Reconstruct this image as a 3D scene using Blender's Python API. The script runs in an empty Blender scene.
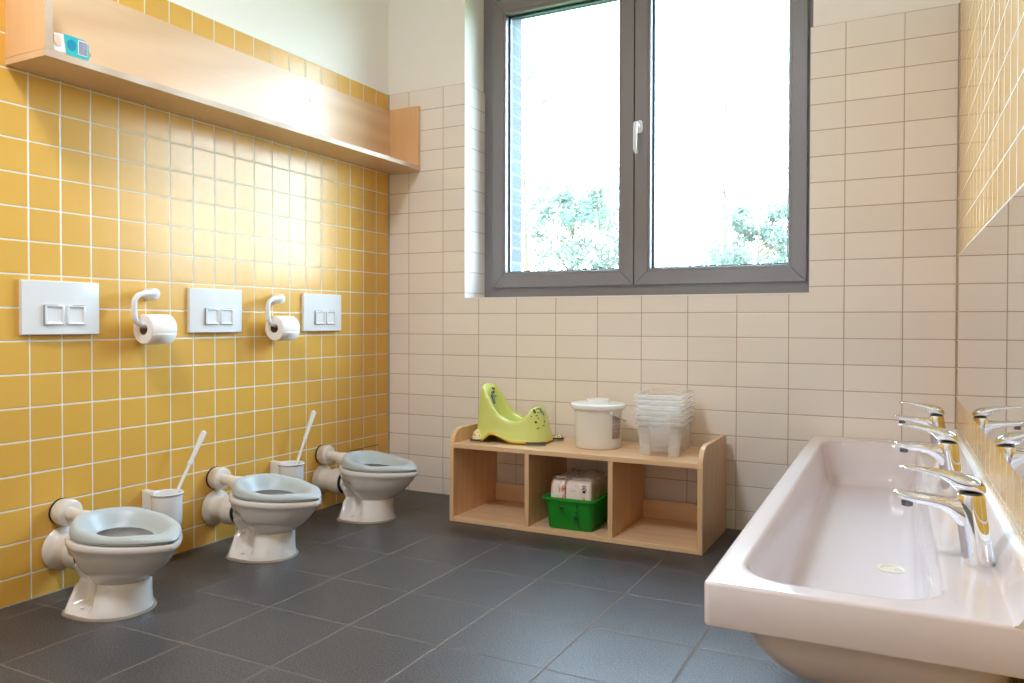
import bpy, bmesh, math, random
from mathutils import Vector, Matrix
random.seed(7)
C = bpy.context.scene.collection
PI = math.pi
ANG = math.radians(1.3)            # the right wall is not quite parallel to the left one
RO = Vector((2.4958, 0, 0))

# ---------------------------------------------------------------- node helpers
def newmat(name):
    m = bpy.data.materials.new(name); m.use_nodes = True
    nt = m.node_tree
    for n in list(nt.nodes): nt.nodes.remove(n)
    out = nt.nodes.new('ShaderNodeOutputMaterial')
    return m, nt, out
def N(nt, t, **k):
    n = nt.nodes.new(t)
    for a, b in k.items(): setattr(n, a, b)
    return n
def setin(nt, sock, v):
    if hasattr(v, 'is_output'): nt.links.new(v, sock)
    else: sock.default_value = v
def math_(nt, op, a, b=0.0, c=None):
    n = N(nt, 'ShaderNodeMath', operation=op)
    setin(nt, n.inputs[0], a); setin(nt, n.inputs[1], b)
    if c is not None: setin(nt, n.inputs[2], c)
    return n.outputs[0]
def maprange(nt, v, a, b, c=0.0, d=1.0, smooth=True):
    n = N(nt, 'ShaderNodeMapRange')
    if smooth: n.interpolation_type = 'SMOOTHSTEP'
    setin(nt, n.inputs[0], v)
    for i, x in enumerate((a, b, c, d)): n.inputs[i+1].default_value = x
    return n.outputs[0]
def mixcol(nt, f, a, b):
    n = N(nt, 'ShaderNodeMix', data_type='RGBA')
    setin(nt, n.inputs[0], f); setin(nt, n.inputs[6], a); setin(nt, n.inputs[7], b)
    return n.outputs[2]
def col(r, g, b): return (r, g, b, 1)
def srgb(r, g, b):
    f = lambda c: ((c/255+0.055)/1.055)**2.4 if c/255 > 0.04045 else c/255/12.92
    return (f(r), f(g), f(b), 1)
def principled(nt, out, base, rough=0.5, metal=0.0, **k):
    p = N(nt, 'ShaderNodeBsdfPrincipled')
    setin(nt, p.inputs['Base Color'], base); setin(nt, p.inputs['Roughness'], rough)
    setin(nt, p.inputs['Metallic'], metal)
    for a, b in k.items(): setin(nt, p.inputs[a.replace('_', ' ')], b)
    nt.links.new(p.outputs[0], out.inputs[0])
    return p
def noise(nt, scale, detail=3, vec=None, rough=0.5):
    n = N(nt, 'ShaderNodeTexNoise'); n.inputs['Scale'].default_value = scale
    n.inputs['Detail'].default_value = detail; n.inputs['Roughness'].default_value = rough
    if vec is not None: nt.links.new(vec, n.inputs['Vector'])
    return n.outputs['Fac']
def objco(nt): return N(nt, 'ShaderNodeTexCoord').outputs['Object']
def bump(nt, p, h, strength, dist):
    b = N(nt, 'ShaderNodeBump'); b.inputs['Strength'].default_value = strength
    b.inputs['Distance'].default_value = dist
    nt.links.new(h, b.inputs['Height']); nt.links.new(b.outputs[0], p.inputs['Normal'])
def simple(name, c, rough=0.5, metal=0.0, var=0.0, nscale=30, bmp=0.0, **k):
    m, nt, out = newmat(name)
    base = c
    co = objco(nt)
    f = noise(nt, nscale, 3, co)
    base = mixcol(nt, f, tuple(x*(1-var) for x in c[:3])+(1,), tuple(min(1, x*(1+var)) for x in c[:3])+(1,))
    p = principled(nt, out, base, rough, metal, **k)
    if bmp: bump(nt, p, f, bmp, 0.002)
    return m

def tile_mat(name, ua, su, ou, va, sv, ov, tile, grout, gw, rough, var=0.03, blotch=0.0, speck=None, gdepth=1.0, spec=0.5, wob=0.03):
    m, nt, out = newmat(name)
    co = objco(nt); s = N(nt, 'ShaderNodeSeparateXYZ'); nt.links.new(co, s.inputs[0])
    ix = 'XYZ'.index
    def edge(ax, size, off):
        q = math_(nt, 'DIVIDE', math_(nt, 'SUBTRACT', s.outputs[ix(ax)], off), size)
        f = math_(nt, 'FRACT', q); d = math_(nt, 'MINIMUM', f, math_(nt, 'SUBTRACT', 1.0, f))
        return math_(nt, 'MULTIPLY', d, size), math_(nt, 'FLOOR', q)
    du, iu = edge(ua, su, ou); dv, iv = edge(va, sv, ov)
    d = math_(nt, 'MINIMUM', du, dv)
    mask = maprange(nt, d, gw*0.5-0.0003, gw*0.5+0.0004)
    cx = N(nt, 'ShaderNodeCombineXYZ'); nt.links.new(iu, cx.inputs[0]); nt.links.new(iv, cx.inputs[1])
    wn = N(nt, 'ShaderNodeTexWhiteNoise'); nt.links.new(cx.outputs[0], wn.inputs['Vector'])
    t = mixcol(nt, wn.outputs['Value'], tuple(x*(1-var) for x in tile[:3])+(1,), tuple(min(1, x*(1+var)) for x in tile[:3])+(1,))
    if speck:
        nf = noise(nt, 240, 2, co)
        t = mixcol(nt, maprange(nt, nf, 0.40, 0.66), t, speck)
        nf2 = noise(nt, 2.2, 4, co)
        t = mixcol(nt, math_(nt, 'MULTIPLY', nf2, 0.25), t, tuple(x*1.5 for x in tile[:3])+(1,))
    g = mixcol(nt, noise(nt, 25, 3, co), tuple(x*0.85 for x in grout[:3])+(1,), grout)
    base = mixcol(nt, mask, g, t)
    r = math_(nt, 'ADD', math_(nt, 'MULTIPLY', mask, rough-0.8), 0.8)
    if speck: r = math_(nt, 'ADD', r, math_(nt, 'MULTIPLY', noise(nt, 6, 4, co), 0.12))
    p = principled(nt, out, base, r, 0.0, Specular_IOR_Level=spec)
    h = math_(nt, 'MULTIPLY', maprange(nt, d, gw*0.4, gw*0.5+0.0025), gdepth)
    h = math_(nt, 'ADD', h, math_(nt, 'MULTIPLY', noise(nt, 9, 2, co), wob*8))
    if speck: h = math_(nt, 'ADD', h, math_(nt, 'MULTIPLY', noise(nt, 300, 2, co), 0.25))
    bump(nt, p, h, 0.6, 0.0010)
    return m

def wood_mat(name, axis, c1, c2, rough=0.35, scale=1.0, knots=False, spec=0.5):
    m, nt, out = newmat(name)
    mp = N(nt, 'ShaderNodeMapping'); nt.links.new(objco(nt), mp.inputs[0])
    sc = [7*scale]*3; sc['XYZ'.index(axis)] = 1.3*scale
    mp.inputs['Scale'].default_value = sc
    w = N(nt, 'ShaderNodeTexWave'); w.wave_type = 'RINGS'
    w.inputs['Scale'].default_value = 0.9; w.inputs['Distortion'].default_value = 9
    w.inputs['Detail'].default_value = 3; w.inputs['Detail Scale'].default_value = 0.8
    nt.links.new(mp.outputs[0], w.inputs['Vector'])
    mp2 = N(nt, 'ShaderNodeMapping'); nt.links.new(objco(nt), mp2.inputs[0])
    sc = [160*scale]*3; sc['XYZ'.index(axis)] = 6*scale
    mp2.inputs['Scale'].default_value = sc
    nf = noise(nt, 1.0, 4, mp2.outputs[0])
    f = math_(nt, 'ADD', math_(nt, 'MULTIPLY', w.outputs['Fac'], 0.55), math_(nt, 'MULTIPLY', nf, 0.45))
    base = mixcol(nt, f, c1, c2)
    if knots:
        v = N(nt, 'ShaderNodeTexVoronoi'); v.inputs['Scale'].default_value = 4.2
        nt.links.new(objco(nt), v.inputs['Vector'])
        base = mixcol(nt, maprange(nt, v.outputs['Distance'], 0.018, 0.045), srgb(196, 128, 70), base)
    p = principled(nt, out, base, rough, Specular_IOR_Level=spec)
    bump(nt, p, nf, 0.12, 0.0006)
    return m

def plastic_translucent(name, c, alpha, rough=0.25, trans=0.4):
    "thin polypropylene: part diffuse, part light passing through, part clear"
    m, nt, out = newmat(name)
    co = objco(nt); f = noise(nt, 18, 2, co)
    cc = mixcol(nt, f, tuple(x*0.97 for x in c[:3])+(1,), c)
    d = N(nt, 'ShaderNodeBsdfPrincipled'); nt.links.new(cc, d.inputs['Base Color']); d.inputs['Roughness'].default_value = rough
    t = N(nt, 'ShaderNodeBsdfTranslucent'); nt.links.new(cc, t.inputs[0])
    m1 = N(nt, 'ShaderNodeMixShader'); m1.inputs[0].default_value = trans
    nt.links.new(d.outputs[0], m1.inputs[1]); nt.links.new(t.outputs[0], m1.inputs[2])
    tr = N(nt, 'ShaderNodeBsdfTransparent'); tr.inputs[0].default_value = tuple(0.5+0.5*x for x in c[:3])+(1,)
    m2 = N(nt, 'ShaderNodeMixShader'); m2.inputs[0].default_value = alpha
    nt.links.new(tr.outputs[0], m2.inputs[1]); nt.links.new(m1.outputs[0], m2.inputs[2])
    nt.links.new(m2.outputs[0], out.inputs[0])
    return m

YEL = col(0.68, 0.385, 0.07); YGR = col(0.74, 0.76, 0.68)
CRM = srgb(235, 228, 222); CGR = srgb(186, 160, 146)
M = {}
M['tile_left'] = tile_mat('yellow_tiles', 'Y', .1, -.004, 'Z', .1, .08, YEL, YGR, .0040, .27, wob=.05)
M['tile_right'] = tile_mat('yellow_tiles_right', 'X', .1, -.03, 'Z', .1, .08, YEL, YGR, .0035, .15, wob=.05)
M['tile_back'] = tile_mat('cream_tiles', 'X', .2, .1218, 'Z', .1, .08, CRM, CGR, .0030, .24, wob=.03)
M['tile_reveal'] = tile_mat('cream_tiles_reveal', 'Y', .4, -.2, 'Z', .1, .08, CRM, CGR, .003, .24)
M['tile_front'] = tile_mat('cream_tiles_front', 'X', .2, .1, 'Z', .1, .08, CRM, CGR, .0032, .24)
M['hatch'] = tile_mat('hatch_tiles', 'Y', .1, -.004, 'Z', .1, .08, YEL, YGR, .0035, .17)
M['floor'] = tile_mat('dark_floor_tiles', 'X', .297, .088, 'Y', .297, -.628, col(.024, .022, .024), col(.15, .115, .09), .0040, .34, var=.10, speck=col(.11, .105, .11), gdepth=.8, spec=.5, wob=.02)
M['plaster'] = simple('white_plaster', srgb(238, 236, 231), .75, var=.015, nscale=60, bmp=.15)
M['ceiling'] = simple('white_ceiling', srgb(240, 238, 232), .8, var=.01)
M['frame'] = simple('anthracite_frame', srgb(122, 116, 118), .32, var=.02, nscale=8)
M['gasket'] = simple('black_rubber', col(.012, .012, .013), .55)
M['spacer'] = simple('spacer_metal', srgb(70, 96, 116), .35, .3)
M['whiteplastic'] = simple('white_plastic', srgb(224, 226, 229), .14, var=.01)
M['whitetrim'] = simple('white_trim', srgb(240, 240, 240), .4)
M['ceramic'] = simple('white_ceramic', srgb(219, 215, 214), .08, var=.01, Coat_Weight=.5, Coat_Roughness=.04)
M['sinkc'] = simple('mineral_cast', srgb(224, 216, 220), .13, var=.01, Coat_Weight=.4, Coat_Roughness=.06)
M['seat'] = simple('grey_seat', srgb(172, 181, 185), .38, var=.015)
M['pipe'] = simple('ivory_pipe', srgb(216, 209, 202), .25, var=.01)
M['sealant'] = simple('floor_sealant', srgb(150, 138, 124), .6, var=.1)
M['chrome'] = simple('chrome', col(.86, .87, .89), .045, 1.0)
M['darkchrome'] = simple('aerator', col(.18, .18, .18), .3, .8)
M['birch'] = wood_mat('birch_ply', 'Y', srgb(224, 192, 158), srgb(208, 171, 132), .30, .6, knots=True)
M['birch_end'] = wood_mat('birch_ply_end', 'Z', srgb(230, 190, 146), srgb(218, 172, 124), .33, .7)
M['plyedge'] = wood_mat('ply_edge', 'Y', srgb(214, 196, 178), srgb(186, 160, 136), .5, 1.2)
M['beech'] = wood_mat('beech_laminate', 'X', srgb(229, 196, 160), srgb(217, 180, 141), .36, .9)
M['beech_v'] = wood_mat('beech_laminate_upright', 'Z', srgb(224, 190, 152), srgb(212, 174, 134), .36, .9)
M['paper'] = simple('toilet_paper', srgb(240, 236, 234), .9, var=.02, nscale=300, bmp=.4)
M['card'] = simple('cardboard_core', srgb(150, 120, 98), .9)
M['green'] = simple('green_potty', srgb(208, 218, 126), .22, var=.02)
M['pyellow'] = simple('yellow_rim', srgb(236, 190, 40), .3)
M['maroon'] = simple('maroon_rubber', srgb(92, 24, 48), .45)
M['teal'] = simple('pale_green_rubber', srgb(128, 160, 132), .5)
M['footw'] = simple('cream_foot', srgb(240, 226, 176), .4)
M['ink'] = simple('dark_print', srgb(40, 44, 46), .5)
M['inkgreen'] = simple('green_print', srgb(48, 92, 54), .5)
M['inkblue'] = simple('blue_print', srgb(34, 84, 104), .5)
M['inkgrey'] = simple('grey_print', srgb(112, 130, 128), .5, var=.3, nscale=200)
M['inkred'] = simple('red_print', srgb(120, 40, 40), .5)
M['bucket'] = plastic_translucent('bucket_plastic', srgb(252, 250, 247), .90, .28, .35)
M['lid'] = plastic_translucent('lid_plastic', srgb(252, 252, 250), .96, .25, .25)
M['box'] = plastic_translucent('clear_box_plastic', srgb(252, 251, 250), .16, .15, .5)
M['boxrim'] = plastic_translucent('clear_box_rim', srgb(252, 252, 252), .38, .15, .5)
M['gbox'] = plastic_translucent('green_box_plastic', col(.05, .52, .07), .70, .2, .45)
M['mat_label'] = simple('label_grey', srgb(196, 180, 174), .6)
M['turq'] = simple('turquoise_film', srgb(52, 182, 190), .25)
M['wfilm'] = simple('white_film', srgb(238, 240, 244), .25)
M['peach'] = simple('peach_print', srgb(236, 196, 176), .4)
M['navy'] = simple('navy_print', srgb(84, 92, 140), .4)
M['soffit'] = simple('exterior_render', col(.10, .11, .12), .8)
M['brick'] = tile_mat('exterior_brick', 'Y', .25, 0, 'Z', .075, .02, col(.068, .084, .098), col(.16, .18, .19), .011, .8, var=.15)
M['grass'] = simple('lawn', col(.07, .12, .04), .9, var=.4, nscale=3)
M['bark'] = simple('bark', col(.12, .09, .06), .9, var=.3)
M['door'] = simple('door_paint', srgb(214, 214, 208), .4)
M['steel'] = simple('brushed_steel', col(.55, .55, .56), .3, 1.0)

def glass_mat():
    m, nt, out = newmat('window_glass')
    lw = N(nt, 'ShaderNodeLayerWeight'); lw.inputs[0].default_value = .5
    fr = math_(nt, 'ADD', math_(nt, 'MULTIPLY', math_(nt, 'POWER', lw.outputs['Facing'], 5.0), .90), .035)
    t = N(nt, 'ShaderNodeBsdfTransparent'); t.inputs[0].default_value = (.975, .99, .99, 1)
    g = N(nt, 'ShaderNodeBsdfGlossy'); g.inputs['Roughness'].default_value = .01
    mx = N(nt, 'ShaderNodeMixShader'); nt.links.new(fr, mx.inputs[0])
    nt.links.new(t.outputs[0], mx.inputs[1]); nt.links.new(g.outputs[0], mx.inputs[2])
    nt.links.new(mx.outputs[0], out.inputs[0]); return m
M['glass'] = glass_mat()
def mirror_mat():
    m, nt, out = newmat('mirror_glass')
    co = objco(nt)
    v = N(nt, 'ShaderNodeTexVoronoi'); v.inputs['Scale'].default_value = 38; nt.links.new(co, v.inputs['Vector'])
    gate = maprange(nt, noise(nt, 7, 3, co), .50, .62)
    spot = math_(nt, 'MULTIPLY', maprange(nt, v.outputs['Distance'], .16, .07), gate)
    base = mixcol(nt, math_(nt, 'MULTIPLY', spot, .35), col(.86, .87, .86), col(.5, .48, .45))
    principled(nt, out, base, .012, 1.0); return m
M['mirror'] = mirror_mat()
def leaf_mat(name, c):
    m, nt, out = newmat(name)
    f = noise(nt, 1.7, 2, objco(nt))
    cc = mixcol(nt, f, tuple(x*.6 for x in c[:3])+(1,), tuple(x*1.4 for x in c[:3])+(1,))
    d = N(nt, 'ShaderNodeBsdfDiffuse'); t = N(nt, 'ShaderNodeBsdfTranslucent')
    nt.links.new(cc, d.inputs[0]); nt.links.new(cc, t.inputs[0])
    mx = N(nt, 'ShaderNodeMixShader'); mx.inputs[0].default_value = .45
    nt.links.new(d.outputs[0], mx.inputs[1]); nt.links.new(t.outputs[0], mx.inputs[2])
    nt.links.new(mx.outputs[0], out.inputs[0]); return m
M['leaf'] = leaf_mat('leaves_green', col(.125, .165, .135))
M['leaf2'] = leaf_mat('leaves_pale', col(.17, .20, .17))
def diaper_mat(name, kind):
    m, nt, out = newmat(name)
    co = objco(nt)
    s = N(nt, 'ShaderNodeMapping'); nt.links.new(co, s.inputs[0]); s.inputs['Scale'].default_value = (1, 1, .35) if kind else (1, 1, 1)
    f = maprange(nt, noise(nt, 42 if kind else 22, 4, s.outputs[0]), .46 if kind else .5, .56 if kind else .6)
    base = mixcol(nt, f, srgb(232, 222, 218), srgb(214, 104, 62) if kind else srgb(222, 206, 200))
    p = principled(nt, out, base, .25, Coat_Weight=.6, Coat_Roughness=.1)
    bump(nt, p, noise(nt, 28, 4, co), .5, .006); return m
M['pack_orange'] = diaper_mat('orange_printed_pack', 1)
M['pack_white'] = diaper_mat('white_pack', 0)
def lamp_mat():
    m, nt, out = newmat('lamp_diffuser')
    e = N(nt, 'ShaderNodeEmission'); e.inputs[0].default_value = (.87, .92, 1, 1); e.inputs[1].default_value = LAMP
    nt.links.new(e.outputs[0], out.inputs[0]); return m
LAMP = 90.0
M['lamp'] = lamp_mat()

# ---------------------------------------------------------------- mesh helper
class MB:
    def __init__(s): s.v = []; s.f = []
    def add(s, vs, fs):
        o = len(s.v); s.v += [Vector(v) for v in vs]; s.f += [tuple(i+o for i in f) for f in fs]; return s
    def box(s, x0, x1, y0, y1, z0, z1):
        return s.add([(x, y, z) for x in (x0, x1) for y in (y0, y1) for z in (z0, z1)],
                     [(0, 1, 3, 2), (4, 6, 7, 5), (0, 4, 5, 1), (2, 3, 7, 6), (0, 2, 6, 4), (1, 5, 7, 3)])
    def loft(s, rings, cap0=True, cap1=True, close=True):
        n = len(rings[0]); o = []; fs = []
        for r in rings: o += list(r)
        for i in range(len(rings)-1):
            for j in range(n if close else n-1):
                a, b = i*n+j, i*n+(j+1) % n
                fs.append((a, b, b+n, a+n))
        if cap0: fs.append(tuple(reversed(range(n))))
        if cap1: fs.append(tuple(range((len(rings)-1)*n, len(rings)*n)))
        return s.add(o, fs)
    def tube(s, pts, r, n=16, cap=True):
        pts = [Vector(p) for p in pts]; rings = []
        rs = r if isinstance(r, (list, tuple)) else [r]*len(pts)
        up = None
        for i, p in enumerate(pts):
            t = (pts[min(i+1, len(pts)-1)]-pts[max(i-1, 0)]).normalized()
            if up is None:
                up = t.cross(Vector((0, 0, 1)))
                if up.length < .1: up = t.cross(Vector((1, 0, 0)))
                up.normalize()
            up = (up-t*up.dot(t)).normalized(); w = t.cross(up)
            rings.append([p+(up*math.cos(a)+w*math.sin(a))*rs[i] for a in [2*PI*k/n for k in range(n)]])
        return s.loft(rings, cap, cap)
    def lathe(s, prof, axis='Z', origin=(0, 0, 0), n=48, cap0=True, cap1=True):
        O = Vector(origin); rings = []
        for r, h in prof:
            R = []
            for k in range(n):
                a = 2*PI*k/n; c, d = r*math.cos(a), r*math.sin(a)
                R.append(O+Vector({'Z': (c, d, h), 'X': (h, c, d), 'Y': (c, h, d)}[axis]))
            rings.append(R)
        return s.loft(rings, cap0, cap1)
    def prism(s, outline, ax, a, b):
        def P(u, v, w): return {'X': (w, u, v), 'Y': (u, w, v), 'Z': (u, v, w)}[ax]
        return s.loft([[Vector(P(u, v, a)) for u, v in outline], [Vector(P(u, v, b)) for u, v in outline]])
    def build(s, name, mat, parent=None, smooth=True, bevel=0.0, seg=3, angle=40, subsurf=0, solid=0.0):
        me = bpy.data.meshes.new(name); me.from_pydata([tuple(v) for v in s.v], [], s.f)
        bm = bmesh.new(); bm.from_mesh(me); bmesh.ops.recalc_face_normals(bm, faces=bm.faces); bm.to_mesh(me); bm.free()
        me.materials.append(mat)
        o = bpy.data.objects.new(name, me); C.objects.link(o)
        if solid:
            md = o.modifiers.new('solid', 'SOLIDIFY'); md.thickness = solid; md.offset = -1
        if bevel:
            md = o.modifiers.new('bevel', 'BEVEL'); md.width = bevel; md.segments = seg; md.limit_method = 'ANGLE'; md.angle_limit = math.radians(35)
        if subsurf:
            md = o.modifiers.new('sub', 'SUBSURF'); md.levels = subsurf; md.render_levels = subsurf
        if smooth:
            for p in me.polygons: p.use_smooth = True
            bm = bmesh.new(); bm.from_mesh(me)
            for e in bm.edges:
                if len(e.link_faces) == 2 and e.calc_face_angle(0) > math.radians(angle): e.smooth = False
            bm.to_mesh(me); bm.free()
        if parent: o.parent = parent
        return o
def thing(name, label, cat, loc=(0, 0, 0), rz=0, group=None):
    o = bpy.data.objects.new(name, None); C.objects.link(o); o.empty_display_size = .05
    o.location = loc; o.rotation_euler = (0, 0, rz); o['label'] = label; o['category'] = cat
    if group: o['group'] = group
    return o
def tag(o, label, cat, group=None):
    o['label'] = label; o['category'] = cat
    if group: o['group'] = group
    return o
def struct(o, label=None):
    o['kind'] = 'structure'
    if label: o['label'] = label
    return o
def copy_tree(o, parent=None):
    c = o.copy(); C.objects.link(c)
    if parent: c.parent = parent
    for ch in list(o.children): copy_tree(ch, c)
    return c
def rrect(x0, x1, y0, y1, r, z, n=8):
    P = []
    for cx, cy, a0 in ((x1-r, y1-r, 0), (x0+r, y1-r, PI/2), (x0+r, y0+r, PI), (x1-r, y0+r, 1.5*PI)):
        for k in range(n+1):
            a = a0+PI/2*k/n; P.append(Vector((cx+r*math.cos(a), cy+r*math.sin(a), z)))
    return P
def interp(tab, x):
    if x <= tab[0][0]: return tab[0][1]
    for (a, b), (c, d) in zip(tab, tab[1:]):
        if x <= c:
            t = (x-a)/(c-a); t = t*t*(3-2*t); return b+(d-b)*t
    return tab[-1][1]
def lin(tab, x):
    if x <= tab[0][0]: return tab[0][1]
    for (a, b), (c, d) in zip(tab, tab[1:]):
        if x <= c: return b+(d-b)*(x-a)/(c-a)
    return tab[-1][1]

# ---------------------------------------------------------------- the room
CH = 2.95; YF = -4.05; TT = 1.98
WX0, WX1, WZ0, WZ1, WD = .447, 1.996, .9535, 2.52, .19
struct(MB().box(-.15, 2.75, YF-.15, .40, -.12, 0).build('floor', M['floor'], smooth=False), 'dark grey speckled square floor tiles with thin light joints')
struct(MB().box(-.15, 2.75, YF-.15, .40, CH, CH+.12).build('ceiling', M['ceiling'], smooth=False))
wl = struct(MB().box(-.15, -.008, YF-.15, .20, 0, CH).build('wall_left', M['plaster'], smooth=False))
MB().box(-.008, 0, YF, 0, 0, TT).build('tile_cladding', M['tile_left'], wl, smooth=False)
# back wall with the window opening
b = MB()
b.box(-.15, WX0-.008, .008, .30, 0, CH).box(WX1+.008, 2.75, .008, .264, 0, CH)
b.box(WX0-.008, WX1+.008, .008, .30, 0, WZ0-.008).box(WX0-.008, WX1+.008, .008, .30, WZ1, CH)
wb = struct(b.build('wall_back', M['plaster'], smooth=False))
b = MB()
b.box(0, WX0, 0, .008, 0, TT).box(WX1, RO.x, 0, .008, 0, TT).box(WX0, WX1, 0, .008, 0, WZ0)
b.build('tile_cladding', M['tile_back'], wb, smooth=False)
MB().box(WX0-.008, WX0, .008, WD, WZ0, TT).box(WX1, WX1+.008, .008, WD, WZ0, TT).build('reveal_tiles', M['tile_reveal'], wb, smooth=False)
# right wall, in its own slightly turned frame: local x = -s (towards the camera negative), y = into the room
def right(o):
    o.location = RO; o.rotation_euler = (0, 0, PI/2+ANG); return o
wr = struct(right(MB().box(-4.3, .3, -.16, -.008, 0, CH).build('wall_right', M['plaster'], smooth=False)))
MB().box(-4.3, -.0005, -.008, 0, 0, TT).build('tile_cladding', M['tile_right'], wr, smooth=False)
# front wall behind the camera with a door
wf = struct(MB().box(-.15, 1.0, YF-.15, YF, 0, CH).box(1.9, 2.75, YF-.15, YF, 0, CH).box(1.0, 1.9, YF-.15, YF, 2.05, CH).build('wall_front', M['plaster'], smooth=False))
MB().box(0, 1.0, YF, YF+.008, 0, TT).box(1.9, 2.58, YF, YF+.008, 0, TT).build('tile_cladding', M['tile_front'], wf, smooth=False)
dr = struct(MB().box(1.0, 1.9, YF-.08, YF-.03, 0, 2.05).build('door_1', M['door'], bevel=.003))
MB().tube([(1.08, YF-.03, 1.05), (1.08, YF+.03, 1.05), (1.20, YF+.03, 1.05)], .009).build('door_handle', M['steel'], dr)
# white edging around the window opening
struct(MB().box(WX0-.003, WX0, -.0025, .0, WZ0-.002, 1.985).build('trim_1', M['whitetrim'], smooth=False), 'white tile edging up the left side of the window opening')
struct(MB().box(WX0-.003, WX1+.0, -.0025, WD, WZ0-.002, WZ0+.003).build('trim_2', M['whitetrim'], smooth=False), 'white tile edging under the window')
# silicone joints in the room corners
struct(MB().box(0, .004, -.004, 0, 0, TT).build('trim_3', simple('grey_silicone', srgb(160, 150, 140), .5), smooth=False))
struct(MB().box(RO.x-.004, RO.x, -.004, 0, 0, TT).build('trim_4', bpy.data.materials['grey_silicone'], smooth=False))
struct(MB().box(0, RO.x, -.003, 0, 0, .003).build('trim_5', bpy.data.materials['grey_silicone'], smooth=False))
struct(MB().box(0, .003, YF, 0, 0, .003).build('trim_6', bpy.data.materials['grey_silicone'], smooth=False))

# ---------------------------------------------------------------- window
def ring_frame(x0, x1, z0, z1, w, y0, y1):
    m = MB()
    for (a, bq) in (((x0, z0), (x0+w, z0+w)), ):
        pass
    o = [(x0, z0), (x1, z0), (x1, z1), (x0, z1)]; i = [(x0+w, z0+w), (x1-w, z0+w), (x1-w, z1-w), (x0+w, z1-w)]
    for k in range(4):
        a, c, d, e = o[k], o[(k+1) % 4], i[(k+1) % 4], i[k]
        vs = [(p[0], y, p[1]) for y in (y0, y1) for p in (a, c, d, e)]
        m.add(vs, [(0, 1, 2, 3), (7, 6, 5, 4), (0, 4, 5, 1), (1, 5, 6, 2), (2, 6, 7, 3), (3, 7, 4, 0)])
    return m
win = struct(thing('window_1', 'anthracite framed double window with two sashes over the shelf unit', 'window'))
del win['category']
FX0, FX1, FZ0, FZ1 = WX0-.008, WX1+.008, WZ0+.003, WZ1
fr = ring_frame(FX0, FX1, FZ0, FZ1, .075, .190, .262).build('window_frame', M['frame'], win, bevel=.002, smooth=True)
SXM = 1.230
def sash(x0, x1, name):
    z0, z1 = 1.009, 2.415
    s = ring_frame(x0, x1, z0, z1, .062, .168, .235)
    s = s.build(name, M['frame'], win, bevel=.004)
    q = ring_frame(x0+.055, x1-.055, z0+.055, z1-.055, .0175, .172, .2065).build('glazing_bead', M['frame'], s, bevel=.003)
    g = MB().box(x0+.066, x1-.066, .207, .210, z0+.066, z1-.066).box(x0+.066, x1-.066, .226, .229, z0+.066, z1-.066)
    ring_frame(x0+.062, x1-.062, z0+.062, z1-.062, .019, .2105, .2255).build('glass_spacer', M['spacer'], s, smooth=False)
    ring_frame(x0+.06, x1-.06, z0+.06, z1-.06, .020, .2295, .236).build('gasket', M['gasket'], s, smooth=False)
    g.build('pane', M['glass'], s, smooth=False)
    return s
sl = sash(.500, SXM-.002, 'sash'); sr = sash(SXM+.002, 1.966, 'sash')
MB().box(SXM-.012, SXM+.012, .18, .262, FZ0+.06, FZ1-.06).build('meeting_gasket', M['gasket'], win, smooth=False)
h = MB()
h.prism([(1.258+.0135*math.cos(a), (1.732 if math.sin(a) > 0 else 1.700)+.0135*math.sin(a)) for a in [2*PI*k/24 for k in range(24)]], 'Y', .158, .168)
hb = h.build('handle_plate', M['whiteplastic'], sr, bevel=.003)
h = MB(); h.lathe([(.0085, .158), (.008, .128)], 'Y', (1.258, 0, 1.716), 20)
rings = []
for z, y, w, t in ((1.730, .116, .004, .004), (1.727, .118, .0095, .009), (1.712, .117, .0105, .010), (1.69, .113, .0095, .008), (1.65, .110, .009, .0065), (1.612, .110, .0085, .006), (1.600, .114, .008, .006), (1.593, .121, .007, .006), (1.590, .127, .005, .004)):
    rings.append([Vector((1.258-.004+w*math.cos(a), y+t*math.sin(a), z)) for a in [2*PI*k/16 for k in range(16)]])
h.loft(rings); h.build('window_handle', M['whiteplastic'], sr)
# outside masonry of the window opening
bx = MB().box(-.15, .533, .30, .43, 0, 2.9).box(2.45, 2.75, .30, .43, 0, 2.9)
bo = struct(bx.build('trim_7', M['brick'], smooth=False), 'grey brick jambs outside the window')
struct(MB().box(-.15, 2.75, .3005, .4295, 2.41, 3.0).build('trim_8', M['soffit'], smooth=False))
struct(MB().box(.44, 2.02, .262, .52, .90, .95).build('window_sill', M['soffit'], smooth=False))
bpy.data.objects['window_sill'].name = 'trim_9'

# ---------------------------------------------------------------- ply wall shelf
sh = thing('wall_shelf', 'long open birch plywood wall shelf high on the yellow tiled wall', 'shelf', (0, 0, 1.587))
MB().box(0, .190, -1.870, -.019, 0, .020).build('shelf_board', M['birch'], sh, bevel=.001, seg=1)
MB().box(0, .018, -1.848, -.019, .020, .305).build('back_panel', M['birch'], sh, bevel=.001, seg=1)
MB().box(0, .190, -.019, -.001, 0, .312).build('end_panel', M['birch_end'], sh, bevel=.001, seg=1)
MB().box(0, .190, -1.870, -1.848, .020, .312).build('end_panel', M['birch_end'], sh, bevel=.001, seg=1)
MB().box(.190, .1906, -1.870, -.001, 0, .020).box(.190, .1906, -1.870, -1.848, .0205, .312).build('edge_veneer', M['plyedge'], sh, smooth=False)
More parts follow.
